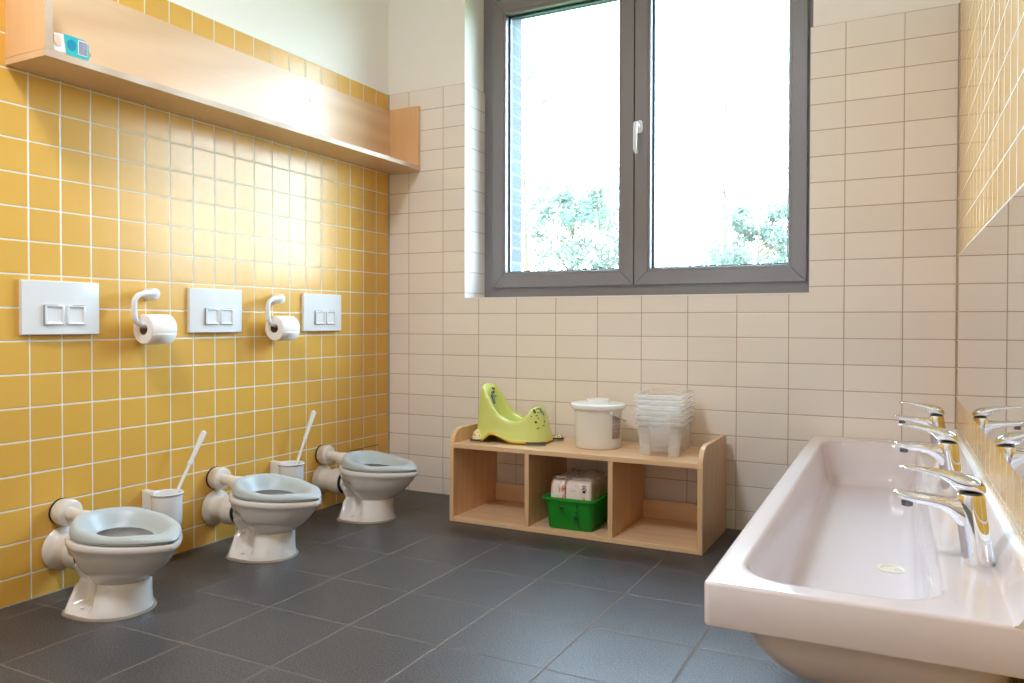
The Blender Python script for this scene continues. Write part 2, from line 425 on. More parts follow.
# wet-wipes pack on the shelf
wp = thing('wipes_pack', 'turquoise and white wet wipes pack at the near end of the wall shelf', 'wipes pack', (.132, -1.788, 1.6075))
wp.scale = (1, 1.12, 1.2)
m = MB(); L2 = .058
rings = []
for y, wx, zt in ((-L2, .042, .047), (-L2+.006, .050, .050), (0, .052, .053), (L2-.012, .050, .050), (L2-.006, .044, .040), (L2, .036, .018)):
    rings.append([Vector((x, y, z)) for x, z in [(-wx, .003), (-wx+.004, 0), (wx-.004, 0), (wx, .003), (wx, zt*.5), (wx-.001, zt-.004), (wx-.006, zt), (-wx+.006, zt), (-wx, zt-.005)]])
m.loft(rings); m.build('packet', M['wfilm'], wp, subsurf=1)
def front_patch(pts, x, name, mat): # small print lying on the pack's face
    v = [(x, y, z) for y, z in pts] + [(x+.0007, y, z) for y, z in pts]; n = len(pts)
    fs = [tuple(range(n, 2*n)), tuple(reversed(range(n)))]+[(i, (i+1) % n, n+(i+1) % n, n+i) for i in range(n)]
    return MB().add(v, fs).build(name, mat, wp, smooth=False)
front_patch([(-.014, .003), (.046, .003), (.049, .012), (.046, .040), (.036, .049), (-.004, .050), (-.022, .049)], .0515, 'film_band', M['turq'])
front_patch([(.0+.012*math.cos(a), .028+.013*math.sin(a)) for a in [2*PI*k/20 for k in range(20)]], .0523, 'emblem', simple('blue_emblem', srgb(30, 140, 176), .3))
front_patch([(.017, .010), (.042, .010), (.042, .046), (.017, .046)], .0523, 'code_panel', M['wfilm'])
m = MB()
for k in range(7): m.box(.0531, .0535, .0195+k*.0032, .0212+k*.0032, .012, .044)
m.build('barcode', M['navy'], wp, smooth=False)
front_patch([(-.038+.010*math.cos(a), .030+.013*math.sin(a)) for a in [2*PI*k/16 for k in range(16)]], .0523, 'picture_print', M['peach'])
front_patch([(-.0535+.0035*math.cos(a), .036+.006*math.sin(a)) for a in [2*PI*k/12 for k in range(12)]], .0515, 'logo_print', M['navy'])

# ---------------------------------------------------------------- toilets
def egg(xb, xf, w, z, n=72, tilt=0.0, front=.78, px=1.8, xc=None, wob=None):
    if xc is None: xc = xb+(xf-xb)*.40
    P = []
    for k in range(n):
        a = 2*PI*k/n; c, s = math.cos(a), math.sin(a)
        if c >= 0:
            u = c; x = xc+(xf-xc)*u; y = w*(max(0, 1-u**px))**front
            if s < 0: y = -y
        else:
            u = -c; x = xc-(xc-xb)*u; y = w*(max(0, 1-u**2.4))**.5
            if s < 0: y = -y
        P.append(Vector((x, y, z+tilt*(xc-x))))
    return P
def egg2(xb, xf, w, z, n=72, front=.75, px=1.9, back=2.3, xc=None, tilt=0.0):
    "arc-length even teardrop outline"
    if xc is None: xc = xb+(xf-xb)*.40
    def Y(x):
        if x >= xc: return w*(max(0, 1-((x-xc)/(xf-xc))**px))**front
        return w*(max(0, 1-((xc-x)/(xc-xb))**back))**(1/2.0)
    pts = []
    K = 800
    for k in range(K+1):
        t = PI*k/K; x = (xf+xb)/2+(xf-xb)/2*math.cos(t); pts.append((x, Y(x)))
    L = [0]
    for p, q in zip(pts, pts[1:]): L.append(L[-1]+math.dist(p, q))
    half = []; j = 0
    for k in range(n//2+1):
        d = L[-1]*k/(n//2)
        while j < K-1 and L[j+1] < d: j += 1
        t = (d-L[j])/max(1e-9, L[j+1]-L[j]); half.append((pts[j][0]+(pts[j+1][0]-pts[j][0])*t, pts[j][1]+(pts[j+1][1]-pts[j][1])*t))
    out = half+[(x, -y) for x, y in reversed(half[1:-1])]
    return [Vector((x, y, z+tilt*(xc-x))) for x, y in out]

def make_toilet(label):
    t = thing('toilet', label, 'toilet', (0, 0, 0), 0, 'small floor-standing toilets for children')
    m = MB()
    # pedestal and bowl shell
    T = .055
    spec = [(.000, .170, .398, .110, 2.3, .5, 0), (.010, .171, .397, .108, 2.3, .5, 0), (.030, .174, .394, .101, 2.3, .5, 0), (.055, .176, .391, .094, 2.3, .5, 0),
            (.080, .176, .390, .088, 2.3, .5, 0), (.090, .174, .387, .085, 2.3, .5, 0), (.095, .172, .395, .090, 2.2, .52, 0), (.104, .168, .411, .098, 2.1, .56, .1),
            (.120, .164, .436, .110, 2.05, .62, .2), (.140, .164, .459, .124, 2.0, .67, .4), (.160, .162, .479, .132, 1.95, .70, .6), (.180, .160, .496, .138, 1.9, .73, .8),
            (.196, .158, .507, .142, 1.9, .75, 1), (.200, .155, .513, .145, 1.9, .75, 1), (.206, .153, .518, .147, 1.9, .75, 1), (.216, .153, .518, .147, 1.9, .75, 1), (.221, .156, .515, .144, 1.9, .75, 1),
            (.222, .175, .475, .108, 1.9, .72, 1), (.216, .182, .462, .100, 1.9, .7, 1), (.17, .20, .435, .088, 1.9, .65, .8), (.13, .22, .39, .06, 1.9, .6, .5), (.115, .25, .35, .035, 1.9, .55, .3)]
    # refine between the lower rings so the scooped flanks stay smooth
    rs = []
    for A, B in zip(spec[:10], spec[1:11]):
        for k in range(3):
            rs.append(tuple(a+(b_-a)*k/3 for a, b_ in zip(A, B)))
    rs += spec[10:]
    rings = []
    NN = 120
    for z, xb, xf, w, px, fr_, tl in rs:
        R = egg2(xb, xf, w, z, NN, front=fr_, px=px, back=4.0 if z < .08 else (2.6 if z < .13 else 2.0), tilt=T*tl*.6)
        if z < .17 and len(rings) < 34:
            Q = []
            for v in R:
                gx = math.exp(-((v.x-.258+.25*(z-.05))/.040)**4)
                gz = 1/(1+math.exp(-(z-.022)/.006)) * (1/(1+math.exp((z-.150)/.014)))
                s_ = 1-.52*gx*gz
                Q.append(Vector((v.x, v.y*s_-.016*max(0, min(1, (.10-z)/.08)), v.z)))
            R = Q
        rings.append(R)
    m.loft(rings)
    # outlet spigot and inlet spigot of the same ceramic
    m.tube([(.130, .010, .135), (.175, .005, .133), (.215, 0, .120)], [.043, .045, .040], 28)
    m.tube([(.118, .002, .239), (.14, 0, .237), (.18, 0, .225)], [.026, .030, .03], 24)
    m.build('bowl', M['ceramic'], t, angle=50)
    MB().loft([[v+Vector((0, -.016, 0)) for v in egg2(.164, .404, .115, .0005, 72, front=.5, px=2.3, back=4)], [v+Vector((0, -.016, 0)) for v in egg2(.166, .401, .113, .007, 72, front=.5, px=2.3, back=4)]]).build('floor_joint', M['sealant'], t)
    for sy in (1, -1):
        q = MB(); q.lathe([(.007, 0), (.007, .004), (.004, .006)], 'Z', (.262, sy*.084-.014, .020), 16); q.build('fixing_cap', M['whiteplastic'], t)
    # soft grey seat ring
    prof = []
    so = []
    NS = 96
    cfg = [(0, 0), ]
    outer = lambda z, ins, : egg2(.162+ins, .519-ins, .139-ins, 0, NS, front=.76, px=1.9, back=1.9)
    inner = lambda ins: egg2(.222-ins, .410+ins*1.2, .068+ins, 0, NS, front=.55, px=2.1, back=2.0, xc=.300)
    def hgt(x): return interp([(.14, .046), (.20, .043), (.30, .028), (.38, .020), (.45, .024), (.519, .015)], x)
    def base(x): return .2245+T*.6*(.26-x)
    A0 = outer(0, .004); A1 = outer(0, 0); A2 = outer(0, .0); A3 = outer(0, .006)
    I0 = inner(-.004)
    rings = []
    O_, I_ = outer(0, 0), inner(0)
    K = 14
    for k in range(K+1):            # upper surface from outer to inner edge
        a = PI*k/K; u = (1-math.cos(a))/2; hgt_f = math.sin(PI*u**.62)**.7 if u < .33 else (.5+.5*math.cos(PI*(u-.33)/.67))**.8
        R = []
        for p, q in zip(O_, I_):
            x = p.x+(q.x-p.x)*u; y = p.y+(q.y-p.y)*u
            R.append(Vector((x, y, base(x)+.008*(1-u)+(hgt(x)-.004)*hgt_f-.008*u*u)))
        rings.append(R)
    for u, dz in ((.97, -.009), (.72, -.004), (.42, .001), (.04, .001)):
        R = []
        for p, q in zip(O_, I_):
            x = p.x+(q.x-p.x)*u; y = p.y+(q.y-p.y)*u; R.append(Vector((x, y, base(x)+dz)))
        rings.append(R)
    rings.append(rings[0])
    q = MB(); q.loft(rings, False, False); q.build('toilet_seat', M['seat'], t, angle=60)
    # flush pipe
    q = MB(); q.lathe([(.036, .003), (.040, .006), (.0415, .012), (.0415, .040), (.040, .045), (.035, .048), (.022, .049)], 'X', (0, .010, .246), 40)
    fl = q.build('pipe_rosette', M['pipe'], t)
    q = MB(); q.lathe([(.042, .0), (.042, .004)], 'X', (0, .010, .246), 40); q.build('rubber_ring', M['gasket'], fl)
    q = MB(); q.tube([(.04, .010, .246), (.09, .006, .243), (.150, 0, .238)], .0205, 24); q.build('flush_pipe', M['pipe'], t)
    # waste pipe
    q = MB(); q.lathe([(.050, .001), (.066, .003), (.0675, .007), (.063, .014), (.052, .020), (.049, .024), (.048, .070), (.0495, .074), (.0545, .076), (.0555, .080), (.0555, .094), (.054, .097), (.054, .128), (.0525, .131), (.046, .132)], 'X', (0, .010, .134), 48)
    wpz = q.build('waste_pipe', M['pipe'], t)
    q = MB(); q.lathe([(.0500, .1315), (.0505, .138), (.0455, .142), (.0455, .150), (.043, .152)], 'X', (0, .010, .134), 40); q.build('gasket', M['gasket'], wpz)
    return t
tlab = ['small white toilet with grey seat, nearest to the camera of the three', 'small white toilet with grey seat, between the two toilet brush holders', 'small white toilet with grey seat, farthest, beside the corner of the cream wall']
t0 = make_toilet(tlab[0]); toilets = [t0, copy_tree(t0), copy_tree(t0)]
TY = [-1.718, -1.117, -.516]
for o, y, l in zip(toilets, TY, tlab): o.location = (0, y, 0); o['label'] = l

# flush plates
def make_plate():
    t = thing('flush_plate', '', 'flush plate', (0, 0, 0), 0, 'dual flush plates on the yellow wall')
    m = MB(); W, H = .124, .0825; rings = []
    def sec(y): return .012+.010*(1-(y/W)**2)
    K = 14
    for k in range(K+1):
        y = -W+2*W*k/K; d = sec(y)
        rings.append([Vector((x, y, z)) for x, z in ((0, -H), (d-.002, -H), (d, -H+.002), (d+.001, 0), (d, H-.002), (d-.002, H), (0, H))])
    m.loft(rings); m.build('plate', M['whiteplastic'], t, angle=30)
    for y0, y1, nm in ((-.063, .000, 0), (.008, .069, 1)):
        yc = (y0+y1)/2; d0 = sec(yc)+.0008
        hw = (y1-y0)/2; hh = .031; zc = -.022
        b = MB(); r = .0022
        b.box(d0-.006, d0+.0005, yc-hw, yc+hw, zc-hh, zc+hh)
        b.build('button_gap', simple('button_gap_grey', srgb(96, 108, 124), .5), t, smooth=False)
        q = MB()
        e = .0017
        o_ = [(yc-hw+e, zc-hh+e), (yc+hw-e, zc-hh+e), (yc+hw-e, zc+hh-e), (yc-hw+e, zc+hh-e)]
        ins = .010
        i_ = [(yc-hw+ins, zc-hh+ins), (yc+hw-ins, zc-hh+ins), (yc+hw-ins, zc+hh-ins), (yc-hw+ins, zc+hh-ins)]
        f = lambda P, x: [Vector((x, y, z)) for y, z in P]
        q.loft([f(o_, d0-.004), f(o_, d0+.0052), f([(y+(yc-y)*.12, z+(zc-z)*.1) for y, z in o_], d0+.0060), f(i_, d0+.0012), f([(y+(yc-y)*.3, z+(zc-z)*.3) for y, z in i_], d0+.0009)])
        q.build('button', M['whiteplastic'], t, angle=20)
    return t
p0 = make_plate(); plates = [p0, copy_tree(p0), copy_tree(p0)]
for o, y, l in zip(plates, (-1.711, -1.106, -.508), ('white two-button flush plate above the nearest toilet', 'white two-button flush plate between the two paper holders', 'white two-button flush plate nearest the cream wall')):
    o.location = (0, y, .881); o['label'] = l

# paper holders with rolls
def make_holder():
    t = thing('toilet_paper_holder', '', 'paper holder', (0, 0, 0), 0, 'toilet paper holders on the yellow wall')
    m = MB(); m.lathe([(.017, 0), (.021, .002), (.0215, .008), (.0205, .040), (.018, .046), (.010, .049)], 'X', (0, 0, 0), 32)
    mt = m.build('wall_mount', M['whiteplastic'], t)
    pts = []
    X = .064
    pts += [(.035, 0, .002), (.052, -.008, .002)]
    ctl = [(.060, -.026, .002), (X, -.060, .001), (X, -.084, -.006), (X, -.096, -.020), (X, -.099, -.040), (X, -.097, -.072), (X, -.093, -.090), (X, -.082, -.102), (X, -.066, -.108), (X, -.02, -.110), (X, .030, -.110)]
    q = MB(); q.tube(pts+ctl, .0098, 18)
    q.build('bent_arm', M['whiteplastic'], t, subsurf=1)
    return t
def make_roll():
    r = thing('toilet_roll', '', 'toilet roll', (0, 0, 0), 0, 'toilet rolls on their holders')
    q = MB(); R = .050
    q.lathe([(.0195, -.047), (.045, -.0485), (.0485, -.048), (R, -.046), (R, .046), (.0485, .048), (.045, .0485), (.0195, .047)], 'Y', (0, 0, 0), 56, False, False)
    q.build('paper', M['paper'], r)
    q = MB(); q.lathe([(.0195, -.047), (.0205, -.047), (.0205, .047), (.0195, .047), (.0195, -.047)], 'Y', (0, 0, 0), 40, False, False); q.build('core', M['card'], r)
    q = MB(); rings = []
    for k in range(10):
        a = -.3-1.15*k/9; rr = R+.0012+.0012*(k/9)
        rings.append([Vector((math.cos(a)*rr, y, math.sin(a)*rr)) for y in (-.047, -.0, .047)])
    vs = [v for g in rings for v in g]; fs = []
    for i in range(9):
        for j in range(2): fs.append((i*3+j, i*3+j+1, i*3+j+4, i*3+j+3))
    q.add(vs, fs); q.build('loose_sheet', M['paper'], r, solid=.0008)
    return r
h0 = make_holder(); holders = [h0, copy_tree(h0)]; r0 = make_roll(); rolls = [r0, copy_tree(r0)]
for i, y in enumerate((-1.400, -.797)):
    holders[i].location = (0, y, .934); rolls[i].location = (.064, y-.016, .934-.120)
    holders[i]['label'] = ('white bent-arm paper holder right of the nearest flush plate', 'white bent-arm paper holder left of the flush plate nearest the corner')[i]
    rolls[i]['label'] = ('white toilet roll hanging between the near and the middle flush plate', 'white toilet roll hanging between the middle and the farthest flush plate')[i]

# toilet brush sets
def make_brush_holder():
    t = thing('toilet_brush_holder', '', 'brush holder', (0, 0, 0), 0, 'toilet brush holders on the yellow wall')
    m = MB(); m.lathe([(.0, .002), (.034, .0), (.046, .006), (.049, .018), (.0505, .108), (.0535, .111), (.0545, .115), (.0525, .117), (.0495, .115), (.0475, .108), (.046, .02), (.03, .006), (0, .005)], 'Z', (.083, 0, 0), 48, False, False)
    m.build('cup', M['whiteplastic'], t)
    MB().box(0, .060, -.036, -.012, .055, .122).build('wall_bracket', M['whiteplastic'], t, bevel=.003)
    MB().box(0, .010, -.0355, -.025, .045, .055).build('bracket_foot', M['darkchrome'], t, smooth=False)
    return t
def make_brush():
    t = thing('toilet_brush', '', 'toilet brush', (0, 0, 0), 0, 'toilet brushes in their cups')
    a = Vector((0, -.012, .03)); bq = Vector((.0, .132, .312)); d = (bq-a)
    P = lambda u: a+d*u
    q = MB(); q.tube([P(u) for u in (.0, .58, .60, .602, .64, .645)], [.0055, .0055, .0055, .0085, .0085, .006], 18)
    q.build('rod', M['whiteplastic'], t)
    q = MB(); us = [.64+.36*k/24 for k in range(25)]
    rs = [.0065+.0045*((u-.64)/.36)+.0006*math.sin(k*PI/1.0) for k, u in enumerate(us)]
    rs = [r+(.0007 if k % 2 else 0) for k, r in enumerate(rs)]; rs[-1] = .009; us[-1] = .985
    us += [1.0, 1.008]; rs += [.0075, .003]
    q.tube([P(u) for u in us], rs, 18); q.build('handle_grip', M['whiteplastic'], t)
    q = MB(); q.lathe([(.002, -.022), (.022, -.018), (.028, 0), (.022, .02), (.006, .03)], 'Z', (0, -.0, .035), 24)
    q.build('bristle_head', M['paper'], t)
    return t
c0 = make_brush_holder(); cups = [c0, copy_tree(c0)]; b0 = make_brush(); brs = [b0, copy_tree(b0)]
for i, y in enumerate((-1.388, -.785)):
    cups[i].location = (0, y, (.136, .142)[i]); brs[i].location = (.083, y+.006, (.136, .142)[i]+.004)
    cups[i]['label'] = ('white wall-mounted brush cup between the nearest and middle toilets', 'white wall-mounted brush cup between the middle and farthest toilets')[i]
    brs[i]['label'] = ('white toilet brush leaning in the cup beside the nearest toilet', 'white toilet brush leaning in the cup behind the middle toilet')[i]
brs[1].rotation_euler = (0, 0, 0); brs[0].rotation_euler = (-.07, 0, 0)

# inspection hatch
ht = thing('inspection_hatch', 'tiled inspection hatch low on the yellow wall behind the farthest toilet', 'hatch', (0, 0, 0))
MB().box(.0005, .0025, -.304, -.088, .03, .233).build('hatch_frame', M['gasket'], ht, smooth=False)
MB().box(.002, .004, -.3015, -.0905, .0325, .2305).build('hatch_panel', M['hatch'], ht, smooth=False)

# ---------------------------------------------------------------- washing trough on the right wall (local x = -s)
sk = thing('wash_trough', 'long white washing trough with rounded basin along the right wall', 'sink', RO, PI/2+ANG)
S0, S1, D1, ZR = .006, 1.912, .484, .406
def RR(s0, s1, d0, d1, r, z, n=10): return rrect(-s1, -s0, d0, d1, r, z, n)
m = MB()
AP = .075
m.loft([RR(.04, 1.88, .03, .43, .06, ZR-AP), RR(S0+.006, S1-.006, .002, D1-.006, .010, ZR-AP), RR(S0+.001, S1-.001, .0, D1-.001, .013, ZR-AP+.002), RR(S0, S1, 0, D1, .014, ZR-AP+.006), RR(S0, S1, 0, D1, .014, ZR-.006), RR(S0+.0015, S1-.0015, 0, D1-.0015, .013, ZR-.002), RR(S0+.005, S1-.005, .001, D1-.005, .011, ZR), RR(S0+.012, S1-.012, .004, D1-.012, .012, ZR), RR(.076, 1.872, .108, .450, .105, ZR),
        RR(.084, 1.864, .116, .442, .100, ZR), RR(.088, 1.860, .120, .438, .098, ZR-.0015), RR(.093, 1.855, .125, .433, .095, ZR-.008),
        RR(.104, 1.838, .136, .418, .088, ZR-.10), RR(.110, 1.830, .143, .410, .082, ZR-.128), RR(.122, 1.816, .156, .396, .072, ZR-.145), RR(.145, 1.79, .176, .372, .055, ZR-.151), RR(.17, 1.76, .20, .345, .04, ZR-.152)], False)
m.build('basin', M['sinkc'], sk, angle=50)
m = MB(); m.loft([RR(.05, 1.885, .03, .425, .05, ZR-AP+.001), RR(.055, 1.880, .035, .42, .06, ZR-.11), RR(.075, 1.86, .05, .395, .08, ZR-.155), RR(.12, 1.81, .08, .35, .08, ZR-.178), RR(.20, 1.72, .14, .28, .05, ZR-.184)], False)
m.build('underside_shell', M['sinkc'], sk, angle=50)
prof = [(0, .39), (.042, .4055), (.036, .4085), (.030, .417), (.017, .442), (.011, .449), (0.0, .451)]
MB().loft([[Vector((-s, d, z)) for d, z in prof] for s in (S0+.001, S1-.001)]).build('upstand', M['sinkc'], sk, angle=60)
MB().loft([[Vector((-s, d, z)) for d, z in ((0, .4485), (.012, .4485), (.011, .452), (.005, .457), (0, .459))] for s in (S0, S1)]).build('silicone_bead', M['whitetrim'], sk)
q = MB(); q.lathe([(.033, .0), (.033, .0025), (.026, .003), (.022, -.001), (.006, -.003)], 'Z', (-1.165, .200, ZR-.1518), 40)
q.build('drain', simple('drain_ivory', srgb(226, 220, 200), .3), sk)

def make_tap():
    t = thing('basin_mixer_tap', '', 'tap', (0, 0, 0), 0, 'chrome taps on the washing trough')
    m = MB(); n = 28
    ell = lambda d0, d1, w, z: [Vector((w*math.cos(a), (d0+d1)/2+(d1-d0)/2*math.sin(a), z)) for a in [2*PI*k/n for k in range(n)]]
    m.loft([ell(-.0245, .0265, .0235, 0), ell(-.0250, .0265, .0238, .004), ell(-.0225, .0290, .0225, .03), ell(-.0190, .0315, .0215, .053), ell(-.0160, .0345, .021, .078),
            ell(-.0130, .0375, .021, .10), ell(-.0110, .0385, .021, .118), ell(-.0095, .0370, .0205, .130), ell(-.0085, .034, .0195, .134)])
    # spout
    sec = lambda d, zt, zb, w: [Vector((w*math.copysign(abs(math.cos(a))**.8, math.cos(a)), d, (zt+zb)/2+(zt-zb)/2*math.copysign(abs(math.sin(a))**.8, math.sin(a)))) for a in [2*PI*k/n for k in range(n)]]
    m.loft([sec(.005, .130, .050, .0185), sec(.022, .1295, .060, .0190), sec(.034, .1285, .078, .0190), sec(.046, .1275, .0925, .0185), sec(.060, .1275, .1015, .0180), sec(.080, .128, .1065, .0175),
            sec(.100, .1295, .1085, .0170), sec(.118, .131, .1110, .0165), sec(.130, .1315, .1180, .0150), sec(.136, .1305, .1235, .0120), sec(.139, .128, .126, .006)])
    m.build('body', M['chrome'], t, angle=50)
    q = MB(); q.lathe([(.0090, .1015), (.0098, .1025), (.0100, .112)], 'Z', (0, .115, 0), 24); q.build('aerator', M['darkchrome'], t)
    q = MB(); q.lathe([(.0185, .133), (.0185, .1375)], 'Z', (0, .0125, 0), 28); q.build('collar', M['darkchrome'], t)
    m = MB()
    sec2 = lambda d, zt, zb, w: [Vector((w*math.cos(a), d, (zt+zb)/2+(zt-zb)/2*math.copysign(abs(math.sin(a))**.85, math.sin(a)))) for a in [2*PI*k/n for k in range(n)]]
    m.loft([sec2(-0.0105, 0.1450, 0.1400, 0.0060), sec2(-0.0090, 0.1520, 0.1370, 0.0130), sec2(-0.0040, 0.1590, 0.1365, 0.0180), sec2(0.0040, 0.1653, 0.1365, 0.0205), sec2(0.0160, 0.1702, 0.1368, 0.0215), sec2(0.0280, 0.1732, 0.1385, 0.0205), sec2(0.0380, 0.1747, 0.1407, 0.0185),
            sec2(0.0480, 0.1757, 0.1517, 0.0165), sec2(0.0600, 0.1767, 0.1587, 0.0150), sec2(0.0800, 0.1782, 0.1653, 0.0135), sec2(0.1000, 0.1798, 0.1703, 0.0125), sec2(0.1180, 0.1795, 0.1725, 0.0115), sec2(0.1250, 0.1781, 0.1736, 0.0085), sec2(0.1280, 0.1765, 0.1750, 0.0040)])
    m.build('lever', M['chrome'], t, angle=55)
    return t
tp = make_tap(); taps = [tp, copy_tree(tp), copy_tree(tp)]
dR = Vector((-math.sin(ANG), math.cos(ANG), 0)); nR = Vector((-math.cos(ANG), -math.sin(ANG), 0))
for o, s, l in zip(taps, (1.597, .925, .27), ('chrome lever tap nearest to the camera on the white trough', 'chrome lever tap in the middle of the white trough', 'chrome lever tap at the far end of the trough by the cream wall')):
    P = RO-dR*s+nR*.060; o.location = (P.x, P.y, ZR-.004); o.scale = (1, 1, .965); o.rotation_euler = (0, 0, PI/2+ANG); o['label'] = l

mr = MB().box(-2.6, -.236, .004, .010, .585, 1.066).build('wall_mirror', M['mirror'], smooth=False)
right(mr); tag(mr, 'long frameless mirror on the yellow wall above the washing trough', 'mirror')
q = MB().box(-2.601, -.235, .0005, .0045, .584, 1.067).build('mirror_backing', M['gasket'], mr, smooth=False)

# ---------------------------------------------------------------- low shelf unit
bn = thing('shelf_unit', 'low beech shelf unit with three open compartments under the window', 'shelf', (0, 0, 0))
BX0, BX1, BY = .622, 1.690, -.421
BB = -.030
def side(x0, x1):
    o = [(BB, 0.001), (BY, 0.001), (BY, .316)]
    for k in range(9):
        a = PI-PI/2*k/8; o.append((BY+.074+.074*math.cos(a), .316+.074*math.sin(a)))
    o += [(BB-.03, .390), (BB-.01, .385), (BB, .370)]
    return MB().prism(o, 'X', x0, x1)
side(BX0, BX0+.019).build('side_panel', M['beech_v'], bn, bevel=.0015, seg=2)
side(BX1-.019, BX1).build('side_panel', M['beech_v'], bn, bevel=.0015, seg=2)
MB().box(BX0+.019, BX1-.019, BY+.001, BB, .311, .330).build('top_board', M['beech'], bn, bevel=.001, seg=2)
MB().box(BX0+.019, BX1-.019, BY+.001, BB, .001, .020).build('bottom_board', M['beech'], bn, bevel=.001, seg=2)
MB().box(.974, .993, BY+.002, BB, .020, .311).build('divider', M['beech_v'], bn, bevel=.001, seg=2)
MB().box(1.328, 1.347, BY+.002, BB, .020, .311).build('divider', M['beech_v'], bn, bevel=.001, seg=2)
for a, c in ((BX0+.019, .974), (.993, 1.328), (1.347, BX1-.019)):
    MB().box(a, c, BB-.018, BB, .020, .096).build('back_rail', M['beech'], bn, bevel=.001, seg=1)

# potty
ZT = .3302
pt = thing('potty', 'lime green potty with maroon and green anti-slip feet on the shelf unit', 'potty', (.836, -.232, ZT), math.radians(5))
pt.scale = (.93, 1, 1)
NP = 96
def pring(hx0, hx1, hy, zf, p=2.3, egg_=0.0):
    R = []
    for k in range(NP):
        a = 2*PI*k/NP; c, s = math.cos(a), math.sin(a)
        p_ = p if c > 0 else p+2.0; x = (hx1 if c > 0 else -hx0)*abs(c)**(2/p_); y = hy*(1 if s > 0 else -1)*abs(s)**(2/p_)*(1-egg_*x)
        R.append(Vector((x, y, zf(x, y))))
    return R
rimh = lambda x, y=0: interp([(-.142, .243), (-.122, .230), (-.100, .190), (-.075, .150), (-.045, .116), (-.01, .097), (.03, .090), (.062, .094), (.085, .118), (.102, .142), (.118, .152), (.14, .150)], x)-(.016*(y/.09)**2*max(0, min(1, (-x-.10)/.04)))
arch = lambda x, y: .012+.030*math.exp(-((x+.055)/.050)**4)
m = MB()
rings = [pring(.172, .174, .108, lambda x, y: arch(x, y), 2.9),
         pring(.169, .171, .105, lambda x, y: arch(x, y)+.006, 2.9),
         pring(.164, .166, .101, lambda x, y: .045+.2*max(0, -x-.1)*0, 2.8),
         pring(.160, .160, .098, lambda x, y: max(.050, rimh(x, y)*.45), 2.7),
         pring(.155, .150, .096, lambda x, y: max(.060, rimh(x, y)*.72), 2.6),
         pring(.150, .141, .094, lambda x, y: max(.068, rimh(x, y)*.90), 2.5),
         pring(.147, .136, .092, lambda x, y: rimh(x, y)-.006, 2.4),
         pring(.143, .131, .089, lambda x, y: rimh(x, y)+.001, 2.4),
         pring(.137, .123, .083, lambda x, y: rimh(x, y)+.004, 2.3),
         pring(.124, .110, .072, lambda x, y: rimh(x, y)+.001, 2.3),
         pring(.117, .101, .066, lambda x, y: rimh(x, y)-.008, 2.2),
         pring(.106, .088, .062, lambda x, y: max(.058, rimh(x, y)*.72-.012), 2.2),
         pring(.085, .070, .056, lambda x, y: .050, 2.1),
         pring(.060, .050, .045, lambda x, y: .022, 2.1)]
m.loft(rings, False, True); m.build('potty_body', M['green'], pt, subsurf=1, angle=80)
m = MB(); m.loft([pring(.170, .172, .1065, lambda x, y: .0045+.030*math.exp(-((x+.055)/.050)**4), 2.9), pring(.168, .170, .105, lambda x, y: arch(x, y)+.008, 2.9)], False, False)
m.build('yellow_skirt', M['pyellow'], pt, solid=.002)
def foot(cx, cy, rx, ry, rz):
    ro = Matrix.Rotation(rz, 3, 'Z')
    def el(s, z): return [ro @ Vector((rx*s*math.cos(a), ry*s*math.sin(a), 0))+Vector((cx, cy, z)) for a in [2*PI*k/24 for k in range(24)]]
    f = MB().loft([el(.92, .0), el(1, .002), el(1, .005), el(.94, .0065)]).build('anti_slip_pad', M['teal'], pt)
    MB().loft([el(.98, .0065), el(1.02, .008), el(1.02, .011), el(.95, .0125)]).build('maroon_strip', M['maroon'], pt)
foot(.136, -.082, .046, .032, .2); foot(.165, .088, .042, .026, -.2); foot(-.150, -.086, .034, .030, .1); foot(-.150, .086, .034, .030, -.1)
# cream dotted toes
def toe(cx, cy, rx, ry, h):
    rs_ = []
    for k in range(7):
        a = PI/2*k/6; rs_.append([Vector((cx+rx*math.cos(a)*math.cos(t), cy+ry*math.cos(a)*math.sin(t), .012+h*math.sin(a))) for t in [2*PI*j/24 for j in range(24)]])
    o = MB().loft(rs_[:-1]).build('dotted_toe', M['footw'], pt)
    d = MB()
    for i in range(26):
        th = random.uniform(0, 2*PI); a = random.uniform(.1, 1.1)
        c = Vector((cx+rx*math.cos(a)*math.cos(th), cy+ry*math.cos(a)*math.sin(th), .012+h*math.sin(a)))
        nrm = Vector(((c.x-cx)/rx**2, (c.y-cy)/ry**2, (c.z-.012)/h**2)).normalized()
        u = nrm.orthogonal().normalized(); w = nrm.cross(u)
        d.loft([[c+nrm*e+(u*math.cos(q)+w*math.sin(q))*.0022 for q in [2*PI*j/8 for j in range(8)]] for e in (-.0005, .0006)])
    d.build('dots', M['ink'], o, smooth=False)
toe(-.146, -.086, .027, .024, .042); toe(.172, .086, .026, .020, .012)
